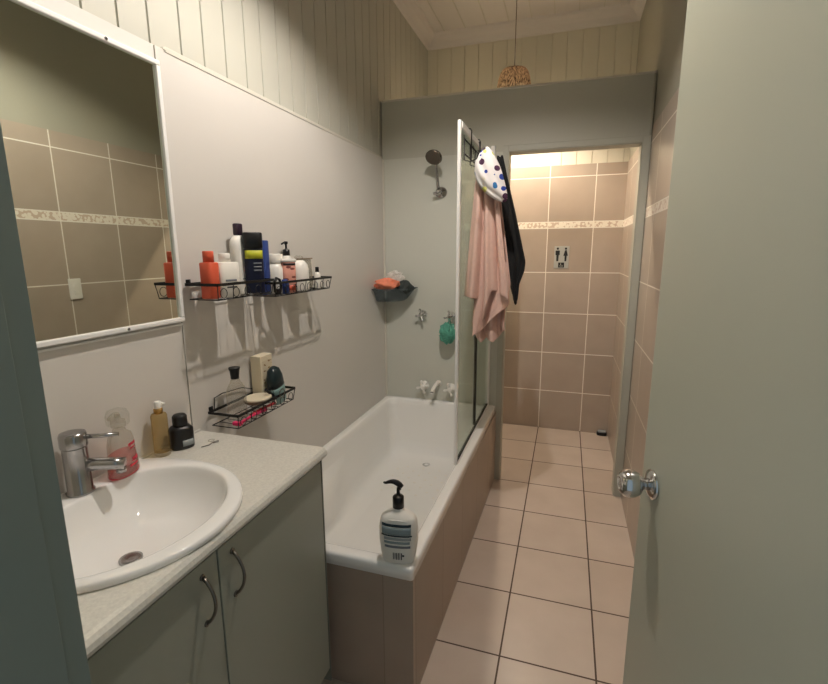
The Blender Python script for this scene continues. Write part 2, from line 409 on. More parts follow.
# ------------------------------------------------------------------ vanity
van = thing('vanity_cabinet', 'pale grey-green two-door vanity cabinet under the speckled benchtop', 'cabinet', (0, .13, 0))
v1 = .85
MB().prism([(.432, 0), (.432, v1), (.002, v1), (.002, v1-.018), (.40, v1-.018), (.40, .018), (.002, .018), (.002, 0)], 'z', .10, .846).build('body', M['cab'], van, bevel=.001)
MB().box(.002, .398, .019, v1-.019, .10, .118).build('bottom_shelf', M['cab'], van)
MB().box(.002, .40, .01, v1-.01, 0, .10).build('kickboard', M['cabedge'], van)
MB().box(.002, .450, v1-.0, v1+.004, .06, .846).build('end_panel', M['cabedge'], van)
def vdoor(y0, y1, hy_):
    d = MB().box(.434, .450, y0, y1, .115, .838).build('door', M['cab'], van, bevel=.0015)
    hp = []
    for k in range(13):
        t = k/12; z = .808-.107*t; out = .028*math.sin(PI*t)**.7 if 0 < t < 1 else 0
        hp.append((.450+out, hy_, z))
    h = MB().tube(hp, [.0045]+[.0037]*11+[.0045], 8)
    h.lathe([(.007, 0), (.006, .003)], (.450, hy_, .808), 12, (1, 0, 0)); h.lathe([(.007, 0), (.006, .003)], (.450, hy_, .701), 12, (1, 0, 0))
    h.build('handle', M['handle'], d)
vdoor(.004, .536-.13-.002, .490-.13)
vdoor(.536-.13+.002, v1-.004, .580-.13)

def outer(t, a=.26, b=.258, clip=-.193):
    x, y = math.cos(t), math.sin(t)
    if x < 0:
        e = 2.6; n = (abs(x)**e+abs(y)**e)**(1/e); x /= n; y /= n
    return max(x*a, clip), y*b
bt = MB()
# benchtop with an oval cut-out under the basin rim
def hole(t): x, y = outer(t); return .2+x*.93, .525+y*.93
def hedge(t, x0=.001, x1=.446, y0=.122, y1=.991):
    hx_, hy_ = hole(t); dx, dy = math.cos(t), math.sin(t); q = []
    if dx > 1e-6: q.append((x1-.2)/dx)
    if dx < -1e-6: q.append((x0-.2)/dx)
    if dy > 1e-6: q.append((y1-.525)/dy)
    if dy < -1e-6: q.append((y0-.525)/dy)
    k = min(q); return .2+dx*k, .525+dy*k
angs = sorted([2*PI*k/96 for k in range(96)] + [math.atan2(b-.525, a-.2) % (2*PI) for a in (.001, .446) for b in (.122, .991)])
bt.rings([[(*hedge(t), .846) for t in angs], [(*hedge(t), .879) for t in angs], [(*hole(t), .879) for t in angs], [(*hole(t), .846) for t in angs]], smooth=False, closed=True)
bt.prism([(.446, .846), (.456, .8475), (.463, .853), (.466, .862), (.463, .871), (.456, .8775), (.446, .879)], 'y', .122, .991)
top = tag(bt.build('benchtop', M['bench']), 'cream speckled laminate benchtop with rounded front edge on the vanity', 'benchtop')
MB().box(.001, .006, .122, .991, .8792, .884).build('silicone_bead', M['panel'], top)

# basin
bs = thing('wash_basin', 'oval white ceramic basin set into the speckled benchtop', 'basin', (.2, .525, .879))
def inner(t, s=1):
    cx = .024; x = cx+math.cos(t)*.192*s; y = math.sin(t)*.224*s
    return max(x, -.122+(1-s)*.16), y
nb = 72; R_ = []
def ring(fn, z, k=1.0, dx=0): return [(fn(2*PI*i/nb)[0]*k+dx, fn(2*PI*i/nb)[1]*k, z) for i in range(nb)]
R_.append(ring(outer, 0, .985)); R_.append(ring(outer, .002, 1.0)); R_.append(ring(outer, .009, 1.0)); R_.append(ring(outer, .0135, .992)); R_.append(ring(outer, .0155, .978))
for s, z in ((1.045, .0155), (1.02, .0145), (1.0, .010), (.985, -.004), (.955, -.022), (.90, -.048), (.80, -.072), (.64, -.090), (.42, -.100), (.2, -.105), (.09, -.106)):
    R_.append(ring(lambda t: inner(t, s), z))
MB().rings(R_, False, True).build('bowl', M['ceram'], bs)
MB().lathe([(.024, -.107), (.024, -.101), (.018, -.100), (.006, -.103)], (.018, 0, 0), 24).build('drain', M['brush'], bs)

tp_ = thing('basin_tap', 'brushed chrome mixer tap on the back ledge of the oval basin', 'tap', (.047, .556, .8955))
MB().lathe([(.0295, 0), (.0295, .004), (.0262, .007), (.0255, .112), (.0262, .114)], seg=32).build('body', M['brush'], tp_)
lv = MB().lathe([(.0275, .115), (.028, .117), (.028, .142), (.026, .148), (.018, .150)], seg=32)
lv.build('cap', M['brush'], tp_)
sa = math.radians(38)     # spout direction, measured from +x towards +y
dx, dy = math.cos(sa), math.sin(sa)
MB().tube([(.012*dx, .012*dy, .066), (.045*dx, .045*dy, .064), (.072*dx, .072*dy, .060), (.098*dx, .098*dy, .056)], [.0165, .015, .0145, .0155], 20).lathe([(.011, 0), (.011, .012)], (.088*dx, .088*dy, .036), 16).build('spout', M['brush'], tp_)
MB().tube([(.020*dx, .020*dy, .136), (.055*dx, .055*dy, .133), (.092*dx, .092*dy, .132)], [.0055, .005, .005], 14).build('lever', M['brush'], tp_)

# ------------------------------------------------------------------ mirror
mr = thing('wall_mirror', 'large mirror in a thin white frame above the basin', 'mirror', (0, .14, 1.246))
my, mz = .957-.14, 1.972-1.246
MB().box(.0005, .010, .004, my-.004, .004, mz-.004).build('glass', M['mirror'], mr)
fw_ = .0135
fm = MB(); fm.box(.0005, .018, 0, my, 0, fw_); fm.box(.0005, .018, 0, my, mz-fw_, mz); fm.box(.0005, .018, 0, fw_, fw_, mz-fw_); fm.box(.0005, .018, my-fw_, my, fw_, mz-fw_)
fr = fm.build('frame', M['whiteframe'], mr, bevel=.003)
for y, z in ((.655, mz-fw_/2), (.62, fw_/2), (.2, mz-fw_/2), (.2, fw_/2)):
    MB().lathe([(.004, 0), (.004, .002), (.002, .003)], (.018, y, z), 12, (1, 0, 0)).build('screw', M['brush'], fr)
MB().box(.0005, .007, 0, my, -.012, -.007).build('lower_bead', M['whiteframe'], mr)

# ------------------------------------------------------------------ bathtub
tub = thing('bathtub', 'white acrylic bathtub with moulded armrests and a tiled surround', 'bathtub', (0, 1.03, 0))
TY = YB-.003-1.03
def xr(y): return .719+.017*max(0, y)/1.6
def tub_ring(i0, z, r, arm=0.0, n=14, x0=None, x1=None, y0=None, y1=None):
    """rounded rectangle inset by i0 from the outer rim"""
    X0 = .002+i0 if x0 is None else x0; Y0 = i0 if y0 is None else y0; Y1 = TY-i0 if y1 is None else y1
    D1 = i0 if x1 is None else x1
    out = []
    def P(x, y, side):
        X = x if side < 0 else xr(y)-D1+x
        if arm:
            w = max(0, min(1, (.90-y)/.34)); w = w*w*(3-2*w)
            X += (arm*w if side < 0 else -arm*w)
        out.append((X, y, z))
    # corners: near-left, near-right, far-right, far-left
    for k in range(n+1):
        t = PI+PI/2*k/n; P(X0+r+r*math.cos(t), Y0+r+r*math.sin(t), -1)
    for k in range(1, 12): # near edge
        pass
    for k in range(n+1):
        t = -PI/2+PI/2*k/n; P(-r+r*math.cos(t), Y0+r+r*math.sin(t), 1)
    for k in range(1, 24): P(0, Y0+r+(Y1-Y0-2*r)*k/24, 1)
    for k in range(n+1):
        t = PI/2*k/n; P(-r+r*math.cos(t), Y1-r+r*math.sin(t), 1)
    for k in range(n+1):
        t = PI/2+PI/2*k/n; P(X0+r+r*math.cos(t), Y1-r+r*math.sin(t), -1)
    for k in range(1, 24): P(X0, Y1-r-(Y1-Y0-2*r)*k/24, -1)
    return out
T = [tub_ring(.012, .456, .012), tub_ring(0, .458, .012), tub_ring(0, .492, .012), tub_ring(.003, .498, .012), tub_ring(.009, .5005, .014),
     tub_ring(.036, .5005, .05), tub_ring(.042, .499, .055), tub_ring(.047, .492, .06)]
def lower(z, ix, y0, y1i, r, arm=0): return tub_ring(0, z, r, arm, x0=.002+ix, x1=ix, y0=y0, y1=TY-y1i)
T += [lower(.46, .049, .055, .048, .06), lower(.415, .052, .07, .05, .06), lower(.405, .053, .075, .051, .06, .004), lower(.385, .055, .08, .052, .06, .036), lower(.36, .057, .09, .054, .06, .048), lower(.30, .064, .13, .060, .07, .050),
      lower(.23, .072, .19, .068, .08, .045), lower(.19, .082, .245, .080, .09, .035), lower(.168, .10, .30, .10, .09, .015), lower(.156, .135, .36, .14, .08, .0), lower(.150, .20, .5, .30, .06, .0)]
MB().rings(T, False, True).build('tub_shell', M['acryl'], tub)
MB().lathe([(.023, .1505), (.023, .153), (.018, .154), (.007, .152)], (.351, 2.42-1.03, 0), 24).build('drain', M['chrome'], tub)
random.seed(3)
for i in range(7):
    for j in range(9):
        if (i+j) % 2 == 0:
            MB().lathe([(.008, .1503), (.0075, .1508)], (.20+.05*i, 2.05-1.03+.045*j, 0), 10).build('anti_slip_dot', M['cream'], tub)
MB().box(.004, .7155, .012, .03, 0, .457).build('end_panel', M['tubtileY'], tub).location = (0, 0, 0)
pe = MB().prism([(.690, .0301), (.7155, .0301), (.742, TY), (.690, TY)], 'z', 0, .457)
sp_ = pe.build('side_panel', M['tubtileX'], tub)

# big pump bottle on the corner of the tub
pbt = thing('pump_bottle', 'large white pump bottle with a black pump on the corner of the bathtub', 'bottle', (.662, 1.066, .5012), math.radians(8))
def sect(z, a, b, e=2.6, n=32, cx=0, cy=0):
    out = []
    for i in range(n):
        t = 2*PI*i/n; c, s = math.cos(t), math.sin(t); q = (abs(c)**e+abs(s)**e)**(1/e); out.append((cx+a*c/q, cy+b*s/q, z))
    return out
bprof = [(0, .046, .027), (.004, .050, .030), (.03, .056, .033), (.07, .0605, .034), (.11, .061, .034), (.135, .058, .033), (.148, .054, .031), (.154, .048, .028), (.162, .036, .023), (.168, .020, .018), (.174, .016, .016), (.178, .016, .016)]
bd = MB().rings([sect(z, a, b) for z, a, b in bprof]).build('body', M['white'], pbt)
MB().tube([(.054*math.sin(t), -.0315*math.cos(t), .143+.006*math.cos(2*t)) for t in [2*PI*k/40 for k in range(40)]], .0022, 8, True).build('shoulder_ridge', M['white'], bd)
lb = MB()
def lab(x0, x1, z0, z1, m, nm, off=.0006):
    """a printed patch that follows the front of the bottle"""
    def f(u, v):
        x = x0+(x1-x0)*u; z = z0+(z1-z0)*v
        for (za, aa, ba), (zb, ab, bb) in zip(bprof, bprof[1:]):
            if za <= z <= zb: break
        w = (z-za)/(zb-za); a = aa+(ab-aa)*w; b = ba+(bb-ba)*w
        return (x, -(b*(max(0, 1-abs(x/a)**2.6))**(1/2.6)+off), z)
    return MB().grid(f, 10, 3).build(nm, m, bd, solid=.0004)
lab(-.047, .044, .128, .137, M['darklabel'], 'label_bar'); lab(-.047, .044, .102, .126, M['teallabel'], 'label_block')
lab(-.049, .047, .096, .101, M['darklabel'], 'label_bar'); lab(-.040, .044, .084, .093, M['greylabel'], 'label_text')
lab(-.040, .040, .072, .080, M['teallabel'], 'label_text'); lab(-.038, .042, .058, .066, M['greyprint'], 'label_text')
for k, w in enumerate((.0022, .0012, .003, .0014, .0024, .0012, .0028)):
    lab(-.012+.0042*k, -.012+.0042*k+w, .018, .042, M['blkprint'], 'barcode_bar')
lab(0.017, 0.023, .030, .036, M['blkprint'], 'label_mark')
MB().lathe([(.0175, .178), (.0175, .212), (.014, .216), (.007, .218), (.0055, .222), (.0045, .240), (.0045, .243)], seg=20).build('collar', M['black'], pbt)
nz = []
for k in range(9):
    t = k/8; x = .013-.058*t; z = .250+.010*math.sin(PI*min(1, t*1.15))+.008*t-.004*(1-t); nz.append((x, -.004*t, z))
MB().tube(nz, [.006, .0085, .009, .0082, .0072, .0062, .0052, .0042, .003], 12).lathe([(.0055, .236), (.0075, .25)], (0.004, 0, 0), 12).build('pump_head', M['black'], pbt)

# ------------------------------------------------------------------ shower screen
sc = thing('shower_screen', 'framed glass shower screen standing on the rim of the bathtub', 'shower screen', (.684, 1.765, .5015))
SL = YB-.006-1.765
MB().box(-.007, .007, -.012, .008, 0, 1.458).build('end_post', M['whiteframe'], sc, bevel=.003)
MB().box(-.010, .010, .008, SL-.03, 1.430, 1.456).build('top_rail', M['whiteframe'], sc, bevel=.003)
MB().box(-.010, .010, .008, SL-.02, .0, .008).build('bottom_rail', M['whiteframe'], sc, bevel=.003)
MB().box(-.006, .006, .008, SL-.02, .008, .013).build('bottom_seal', M['seal'], sc)
MB().box(-.012, .012, SL-.022, SL, 0, 1.535).build('wall_channel', M['whiteframe'], sc, bevel=.003)
MB().box(-.003, .003, .010, .440, .013, 1.430).build('glass_pane', M['glass'], sc)
MB().box(-.003, .003, .452, SL-.02, .013, 1.430).build('glass_pane', M['glass'], sc)
MB().box(-.007, .007, .440, .452, .028, 1.430).build('hinge_strip', M['seal'], sc)
MB().box(-.013, -.009, .45, .475, .028, 1.430).build('side_strip', M['whiteframe'], sc)

# over-rail hook rack
rk = thing('hook_rack', 'black wire over-the-rail hook rack on top of the shower screen', 'hook rack', (.684, 1.80, 1.93))
for y in (.12, .33, .54):
    MB().tube([(-.0155, y, -.03), (-.0155, y, .025), (-.010, y, .032), (.012, y, .032), (.0165, y, .025), (.0165, y, -.095)], .0028, 8).build('bracket', M['wire'], rk)
for z in (-.095, -.04): MB().tube([(.018, -.03, z), (.018, .60, z)], .0028, 8).build('bar', M['wire'], rk)
for y in (-.03, .09, .20, .32, .44, .56):
    MB().tube([(.018, y, -.04), (.018, y, -.12), (.045, y, -.128), (.068, y, -.118), (.078, y, -.095), (.080, y, -.06)], .0026, 8).ball((.080, y, -.058), .005, seg=8, n=6).build('hook', M['wire'], rk)

# towel, garment, cap hanging from the hooks
def interp(tab, t):
    for (a, va), (b, vb) in zip(tab, tab[1:]):
        if t <= b:
            w = (t-a)/(b-a) if b > a else 0; w = max(0, min(1, w)); return va+(vb-va)*w
    return tab[-1][1]
def sheetmesh(rows, bot, ztop, y0, amp, k, ph, nu=44, nv=60, lean=0):
    """rows: (z, xl, xr); bot: (u, zbottom)"""
    L = sorted([(z, a) for z, a, b in rows]); Rr = sorted([(z, b) for z, a, b in rows])
    def f(u, v):
        zb = interp(bot, u); z = ztop+(zb-ztop)*v
        xl, xr_ = interp(L, z), interp(Rr, z)
        q = math.sin(k*u*2*PI+ph+.8*v); fold = amp*(.45+.55*v)*(math.copysign(abs(q)**.6, q)+.4*math.sin(2.3*k*u*2*PI+1.3*ph+2*v))
        x = xl+(xr_-xl)*u + .25*amp*math.cos(k*u*2*PI+ph)*(u*(1-u)*4)
        return (x, y0+fold+lean*v, z+.004*math.sin(9*u))
    return MB().grid(f, nu, nv)
tw = thing('bath_towel', 'faded pink bath towel hanging outside the shower screen', 'towel', (0, 0, 0))
O = Vector((.76, 1.96, 1.86)); tw.location = O+Vector((-.012, 0, 0))
def shift(mb, o):
    mb.v = [(p[0]-o.x, p[1]-o.y, p[2]-o.z) for p in mb.v]; return mb
f1 = sheetmesh([(1.86, .755, .785), (1.80, .733, .80), (1.72, .721, .826), (1.6, .711, .842), (1.41, .696, .868), (1.30, .686, .884), (1.2, .679, .892), (1.1, .675, .892)],
               [(0, 1.245), (.30, 1.235), (.36, 1.225), (.40, 1.15), (.47, 1.125), (.53, 1.19), (.62, 1.28), (.8, 1.262), (1, 1.235)], 1.86, 1.945, .021, 2.7, .6)
shift(f1, O).build('front_fold', M['towel'], tw, solid=.007, sub=1)
f2 = sheetmesh([(1.86, .76, .79), (1.72, .735, .825), (1.5, .725, .86), (1.3, .722, .89), (1.2, .722, .872), (1.12, .716, .868), (1.0, .730, .885)],
               [(0, 1.075), (.2, 1.02), (.36, 1.05), (.6, 1.035), (.8, 1.06), (1, 1.09)], 1.85, 2.005, .016, 2.2, 2.4)
shift(f2, O).build('back_fold', M['towel'], tw, solid=.007, sub=1)
f3 = sheetmesh([(1.45, .76, .87), (1.3, .745, .885), (1.22, .735, .888), (1.15, .727, .86), (1.05, .724, .80)],
               [(0, 1.06), (.3, 1.075), (.6, 1.13), (1, 1.20)], 1.40, 1.965, .010, 1.3, 4.0)
shift(f3, O).build('hem_fold', M['towel'], tw, solid=.007, sub=1)

O = Vector((.80, 2.05, 1.86))
gm = sheetmesh([(1.87, .792, .815), (1.79, .79, .835), (1.61, .80, .885), (1.50, .81, .912), (1.40, .83, .936), (1.36, .845, .932), (1.30, .868, .910), (1.24, .884, .905), (1.20, .888, .899)],
               [(0, 1.25), (.5, 1.205), (1, 1.22)], 1.87, 2.055, .010, 1.5, 1.0)
g_ = shift(gm, O).build('hanging_garment', M['cloth'], None, solid=.008, sub=1); g_.location = O
tag(g_, 'black garment hanging behind the pink towel on the shower screen', 'garment')

O = Vector((.78, 1.93, 1.66))
crings = []
spine = [(1.882, .766, .776, .006), (1.868, .748, .790, .018), (1.84, .724, .808, .030), (1.80, .719, .828, .036), (1.76, .722, .842, .037), (1.72, .742, .855, .033), (1.69, .772, .862, .025), (1.668, .806, .864, .016), (1.654, .838, .856, .004)]
for z, a, b, d in spine:
    r_ = []
    for i in range(36):
        t = 2*PI*i/36; wob = 1+.22*math.sin(5*t+z*60)+.14*math.sin(9*t-z*110)
        r_.append(((a+b)/2+(b-a)/2*math.cos(t)*(1+.02*math.sin(z*200)), 1.90+d*math.sin(t)*wob, z+.010*math.cos(t)*0))
    crings.append(r_)
cp = shift(MB().rings(crings), O).build('spotted_hat', M['cap'], None, sub=2); cp.location = O
tag(cp, 'white cap with blue, purple and yellow spots hanging over the pink towel', 'hat')

# ------------------------------------------------------------------ shower rose
rs = thing('shower_rose', 'chrome shower rose on an upright arm on the back wall', 'shower head', (.376, YB-.003, 1.797))
rs.scale = (1.22, 1.1, 1.12)
MB().lathe([(.030, 0), (.030, .003), (.026, .010), (.014, .014), (.012, .024)], (0, 0, 0), 24, (0, -1, 0)).build('flange', M['brush'], rs)
MB().ball((-.004, -.032, 0), .013).tube([(0, -.02, 0), (-.004, -.032, 0)], .01, 12).lathe([(.010, 0), (.008, .028)], (-.004, -.034, -.004), 12, (-1, -.2, -.15)).build('elbow', M['chrome'], rs)
MB().tube([(-.006, -.034, .008), (-.008, -.05, .08), (-.009, -.075, .140), (-.009, -.09, .155)], .0065, 12).build('arm', M['brush'], rs)
ha = Vector((-.1, -.62, -.55)).normalized()
MB().lathe([(.012, -.038), (.018, -.030), (.030, -.018), (.038, -.006), (.041, .004), (.040, .009), (.034, .011)], (-.010, -.11, .162), 28, ha).build('head', M['darkchrome'], rs)

# taps
def cross_tap(name, label, loc, m, sc_=1.0, drop=0, group=None):
    group = 'shower taps on the back wall' if name == 'shower_tap' else 'bath taps on the back wall'
    t = thing(name, label, 'tap', loc, 0, group)
    MB().lathe([(.024*sc_, 0), (.024*sc_, .003), (.019*sc_, .012), (.012*sc_, .018), (.010*sc_, .035)], (0, 0, 0), 22, (0, -1, 0)).build('flange', m, t)
    h = MB().lathe([(.011*sc_, .033), (.013*sc_, .038), (.013*sc_, .052), (.008*sc_, .057)], (0, 0, 0), 18, (0, -1, 0))
    for k in range(4):
        a = PI/4*0+PI/2*k+.25; x, z = math.cos(a), math.sin(a)
        h.tube([(x*.006*sc_, -.045, z*.006*sc_), (x*.020*sc_, -.045, z*.020*sc_), (x*.028*sc_, -.047, z*.028*sc_)], [.0055*sc_, .0048*sc_, .007*sc_], 10).ball((x*.029*sc_, -.047, z*.029*sc_), .0072*sc_, seg=10, n=6)
    h.build('cross_handle', m, t)
    return t
YS = YB-.003
cross_tap('shower_tap', 'chrome cross-handle shower tap on the back wall beside the corner shelf', (.262, YS, 1.060), M['chrome'], 1.15)
cross_tap('shower_tap', 'chrome cross-handle shower tap behind the green mesh puff', (.447, YS, 1.055), M['chrome'], 1.15)
cross_tap('bath_tap', 'white cross-handle bath tap on the left of the spout', (.272, YS, .592), M['white'], 1.25)
cross_tap('bath_tap', 'white cross-handle bath tap on the right of the spout, behind the screen post', (.452, YS, .588), M['white'], 1.25)
spt = thing('bath_spout', 'white curved bath spout between the two white taps', 'spout', (.366, YS, .612))
MB().lathe([(.021, 0), (.021, .003), (.017, .010), (.014, .012)], (0, 0, 0), 20, (0, -1, 0)).build('flange', M['white'], spt)
MB().tube([(0, -.008, 0), (0, -.03, .006), (-.004, -.06, .004), (-.010, -.088, -.012), (-.014, -.104, -.034)], [.013, .0125, .012, .0125, .013], 16).build('pipe', M['white'], spt)
MB().lathe([(.0135, 0), (.014, .008), (.010, .009)], (-.0138, -.1035, -.033), 16, (-.12, -.5, -.7)).build('nozzle', M['chrome'], spt)

def puff(c, r, n, seed, sx=1, sy=1, sz=1):
    q = random.Random(seed); mb = MB()
    for k in range(n):
        ax = Vector((q.gauss(0, 1), q.gauss(0, 1), q.gauss(0, 1))).normalized(); u = ax.orthogonal().normalized(); w = ax.cross(u)
        off = ax*q.uniform(-.5, .5)*r; rr = r*q.uniform(.6, .95); pts = []
        for i in range(22):
            t = 2*PI*i/22; p = off+(u*math.cos(t)+w*math.sin(t))*rr*(1+.14*math.sin(7*t+k))+ax*.18*r*math.sin(5*t+k*2)
            pts.append((c[0]+p.x*sx, c[1]+p.y*sy, c[2]+p.z*sz))
        mb.tube(pts, r*.085, 5, True)
    return mb
lf = thing('mesh_puff', 'green mesh bath puff hanging from the right shower tap', 'bath puff', (.440, YS-.075, .958))
puff((0, 0, 0), .052, 34, 5, .9, .8, 1.2).build('netting', M['net'], lf)
MB().tube([(0, 0, .05), (.004, .02, .09), (.006, .028, .112), (.012, .022, .09), (.003, 0, .05)], .0018, 6).build('loop', M['net'], lf)

# corner shelf
cs = thing('corner_shelf', 'smoky grey plastic corner shelf in the corner over the bathtub', 'corner shelf', (.002, YS, 1.135))
def csr(r, z, n=16):
    pts = [(.004, -.004, z)]
    for k in range(n+1):
        t = PI/2*k/n; e = 1+.10*math.sin(2*t); pts.append((.004+r*e*math.sin(t), -.004-r*e*math.cos(t), z))
    return pts
MB().rings([csr(.135, .012), csr(.15, .02), csr(.200, .082), csr(.222, .092), csr(.223, .096), csr(.212, .094), csr(.192, .080), csr(.145, .024), csr(.13, .018)], True, True, smooth=False).build('tray', M['greyp'], cs)
for z in (0,):
    MB().tube([(.03, -.006, .06), (.03, -.004, .0)], .004, 8).build('peg', M['greyp'], cs)
def crumple(c, r, seed, sx, sy, sz):
    q = random.Random(seed); ph = [q.uniform(0, 6) for _ in range(6)]; rsn = []
    for k in range(17):
        t = PI*k/16; rr = max(.002, math.sin(t)); z = -math.cos(t)
        rsn.append([])
        for i in range(28):
            a = 2*PI*i/28; w = 1+.20*math.sin(3*a+ph[0]+3*t)+.13*math.sin(7*a+ph[1]-4*t)+.10*math.sin(5*t+ph[2]+2*a)
            rsn[-1].append((c[0]+r*sx*rr*w*math.cos(a), c[1]+r*sy*rr*w*math.sin(a), c[2]+r*sz*z*(1+.15*math.sin(4*a+ph[3]))))
    return MB().rings(rsn)
o = crumple((0, 0, 0), .064, 3, 1.2, 1.0, .55).build('face_cloth', M['netorange'], None, sub=1); o.location = (.080, YS-.165, 1.257)
tag(o, 'crumpled orange cloth puff piled on the front of the corner shelf', 'bath puff')
o = puff((0, 0, 0), .046, 28, 12, 1.1, .9, .9).build('bath_puff', M['netwhite']); o.location = (.100, YS-.062, 1.288)
tag(o, 'white mesh bath puff at the back of the corner shelf', 'bath puff')
o = crumple((0, 0, 0), .046, 9, 1.1, .9, .85).build('sponge', M['charcoal'], None, sub=1); o.location = (.170, YS-.095, 1.236)
tag(o, 'dark grey sponge on the right of the corner shelf', 'sponge')

# ------------------------------------------------------------------ wire baskets on the left wall
def basket(t, y0, y1, xf, h, nslat, taper=.0, loops=True, x0=.010):
    """local: origin at wall, base height 0"""
    r = .0027
    b = MB()
    def rect(z, ins, rad):
        b.tube([(x0+ins, y0+ins, z), (xf-ins, y0+ins, z)], rad, 8); b.tube([(xf-ins, y0+ins, z), (xf-ins, y1-ins, z)], rad, 8)
        b.tube([(xf-ins, y1-ins, z), (x0+ins, y1-ins, z)], rad, 8); b.tube([(x0+ins, y1-ins, z), (x0+ins, y0+ins, z)], rad, 8)
    b2 = MB(); bb = b
    for (p, q) in (((x0, y0), (xf, y0)), ((xf, y0), (xf, y1)), ((xf, y1), (x0, y1)), ((x0, y1), (x0, y0))):
        dx, dy = q[0]-p[0], q[1]-p[1]; tk = .0016
        b2.box(min(p[0], q[0])-tk, max(p[0], q[0])+tk, min(p[1], q[1])-tk, max(p[1], q[1])+tk, h-.0043, h+.0043)
    b2.build('rim', M['wire'], t)
    rect(.0, taper, .0018)
    n = nslat
    for k in range(n+1):
        y = y0+taper+(y1-y0-2*taper)*k/n
        b.tube([(x0+taper, y, 0), (xf-taper, y, 0)], .0014, 6)
    for k in range(0, n+1, 2):
        y = y0+taper+(y1-y0-2*taper)*k/n; yy = y0+(y1-y0)*k/n
        b.tube([(xf-taper, y, 0), (xf, yy, h)], .0014, 6)
    b.build('base_wires', M['wire'], t)
    # scroll loops along the front and ends
    m = max(2, int((y1-y0)/.05))
    for k in range(m):
        yc = y0+(y1-y0)*(k+.5)/m; rr = min(.016, h*.32)
        MB().tube([(xf-taper*.4, yc+rr*math.cos(2*PI*i/14), h*.42+rr*math.sin(2*PI*i/14)) for i in range(14)], .0012, 6, True).build('scroll', M['wire'], t)
    for k in range(0):
        xc = x0+(xf-x0)*(k+.5)/2; rr = min(.016, h*.32)
        for yy in (y0+taper*.4, y1-taper*.4):
            MB().tube([(xc+rr*math.cos(2*PI*i/14), yy, h*.42+rr*math.sin(2*PI*i/14)) for i in range(14)], .0012, 6, True).build('scroll', M['wire'], t)
    for y in (y0+.02, y1-.02):
        MB().tube([(x0, y, h), (.003, y, h+.012)], .003, 8).box(.0, .004, y-.008, y+.008, h-.004, h+.014).build('wall_pad', M['wire'], t)
ba = thing('wire_basket', 'small black wire basket on the left wall beside the mirror', 'wire basket', (.001, 0, 1.310), 0, 'wire baskets on the left wall')
basket(ba, .978, 1.262, .128, .046, 8, .006)
bb_ = thing('wire_basket', 'longer black wire basket at the far end of the upper wall row', 'wire basket', (.001, 0, 1.294), 0, 'wire baskets on the left wall')
basket(bb_, 1.275, 1.70, .125, .048, 12, .008)
bc = thing('wire_basket', 'low black wire basket past the end of the benchtop, over the bathtub', 'wire basket', (.001, 0, .884), 0, 'wire baskets on the left wall')
basket(bc, 1.024, 1.362, .126, .045, 10, .006)
MB().tube([(.010, 1.05, .045), (.006, 1.06, .085), (.006, 1.10, .090), (.008, 1.20, .082), (.010, 1.30, .045)], .002, 8).build('back_rail', M['wire'], bc)

def flatbox(z0, z1, a, b, e=5, ch=.003, n=32, z=None):
    return [sect(z0, a-ch, b-ch, e, n), sect(z0+ch, a, b, e, n), sect(z1-ch, a, b, e, n), sect(z1, a-ch, b-ch, e, n)]
BA, BB, BC = 1.3122, 1.2962, .8862
def label_patch(parent, nm, m, a, b, z0, z1, x_side=True, off=.0008, u0=-.8, u1=.8, e=5):
    """patch on the +x face of a squarish bottle of half sizes a (x) and b (y)"""
    def f(u, v):
        y = b*(u0+(u1-u0)*u); x = a*max(0, 1-abs(y/b)**e)**(1/e)+off
        return (x, y, z0+(z1-z0)*v)
    return MB().grid(f, 8, 2).build(nm, m, parent, solid=.0004)

# basket A contents
t = thing('bottle', 'orange square bottle in the small upper basket next to the mirror', 'bottle', (.078, 1.008, BA))
b_ = MB().rings(flatbox(0, .110, .022, .022)).build('body', M['orange'], t)
MB().lathe([(.016, .110), (.016, .142), (.014, .144)]).build('cap', M['orange'], t)
t = thing('bottle', 'cream square bottle with white cap beside the orange bottle', 'bottle', (.084, 1.072, BA), math.radians(-14))
b_ = MB().rings(flatbox(0, .110, .028, .037)).build('body', M['cream'], t)
MB().lathe([(.018, .110), (.018, .136), (.016, .138)]).build('cap', M['white'], t)
label_patch(b_, 'label_text', M['blkprint'], .028, .037, .030, .034, u0=-.5, u1=.5); label_patch(b_, 'label_text', M['greyprint'], .028, .037, .050, .056, u0=-.6, u1=.5)
t = thing('bottle', 'tall white bottle with dark purple cap behind the dark blue tube', 'bottle', (.042, 1.200, BA-.002))
b_ = MB().rings([sect(0, .018, .030), sect(.004, .020, .032), (sect(.11, .020, .032)), sect(.15, .022, .036), sect(.180, .021, .035), sect(.194, .014, .022), sect(.198, .011, .014)]).build('body', M['white'], t)
label_patch(b_, 'label_text', M['greyprint'], .020, .032, .05, .054, u0=-.5, u1=.5, e=2.6)
MB().rings(flatbox(.198, .238, .011, .015)).build('cap', M['purple'], t)
t = thing('squeeze_tube', 'dark navy tube with black cap and lime band in the small basket', 'tube', (.088, 1.214, BA), math.radians(-48))
tb = []
for z, a, b in ((.0, .024, .026), (.04, .022, .029), (.10, .014, .032), (.175, .003, .036)):
    tb.append(sect(z, a, b, 3))
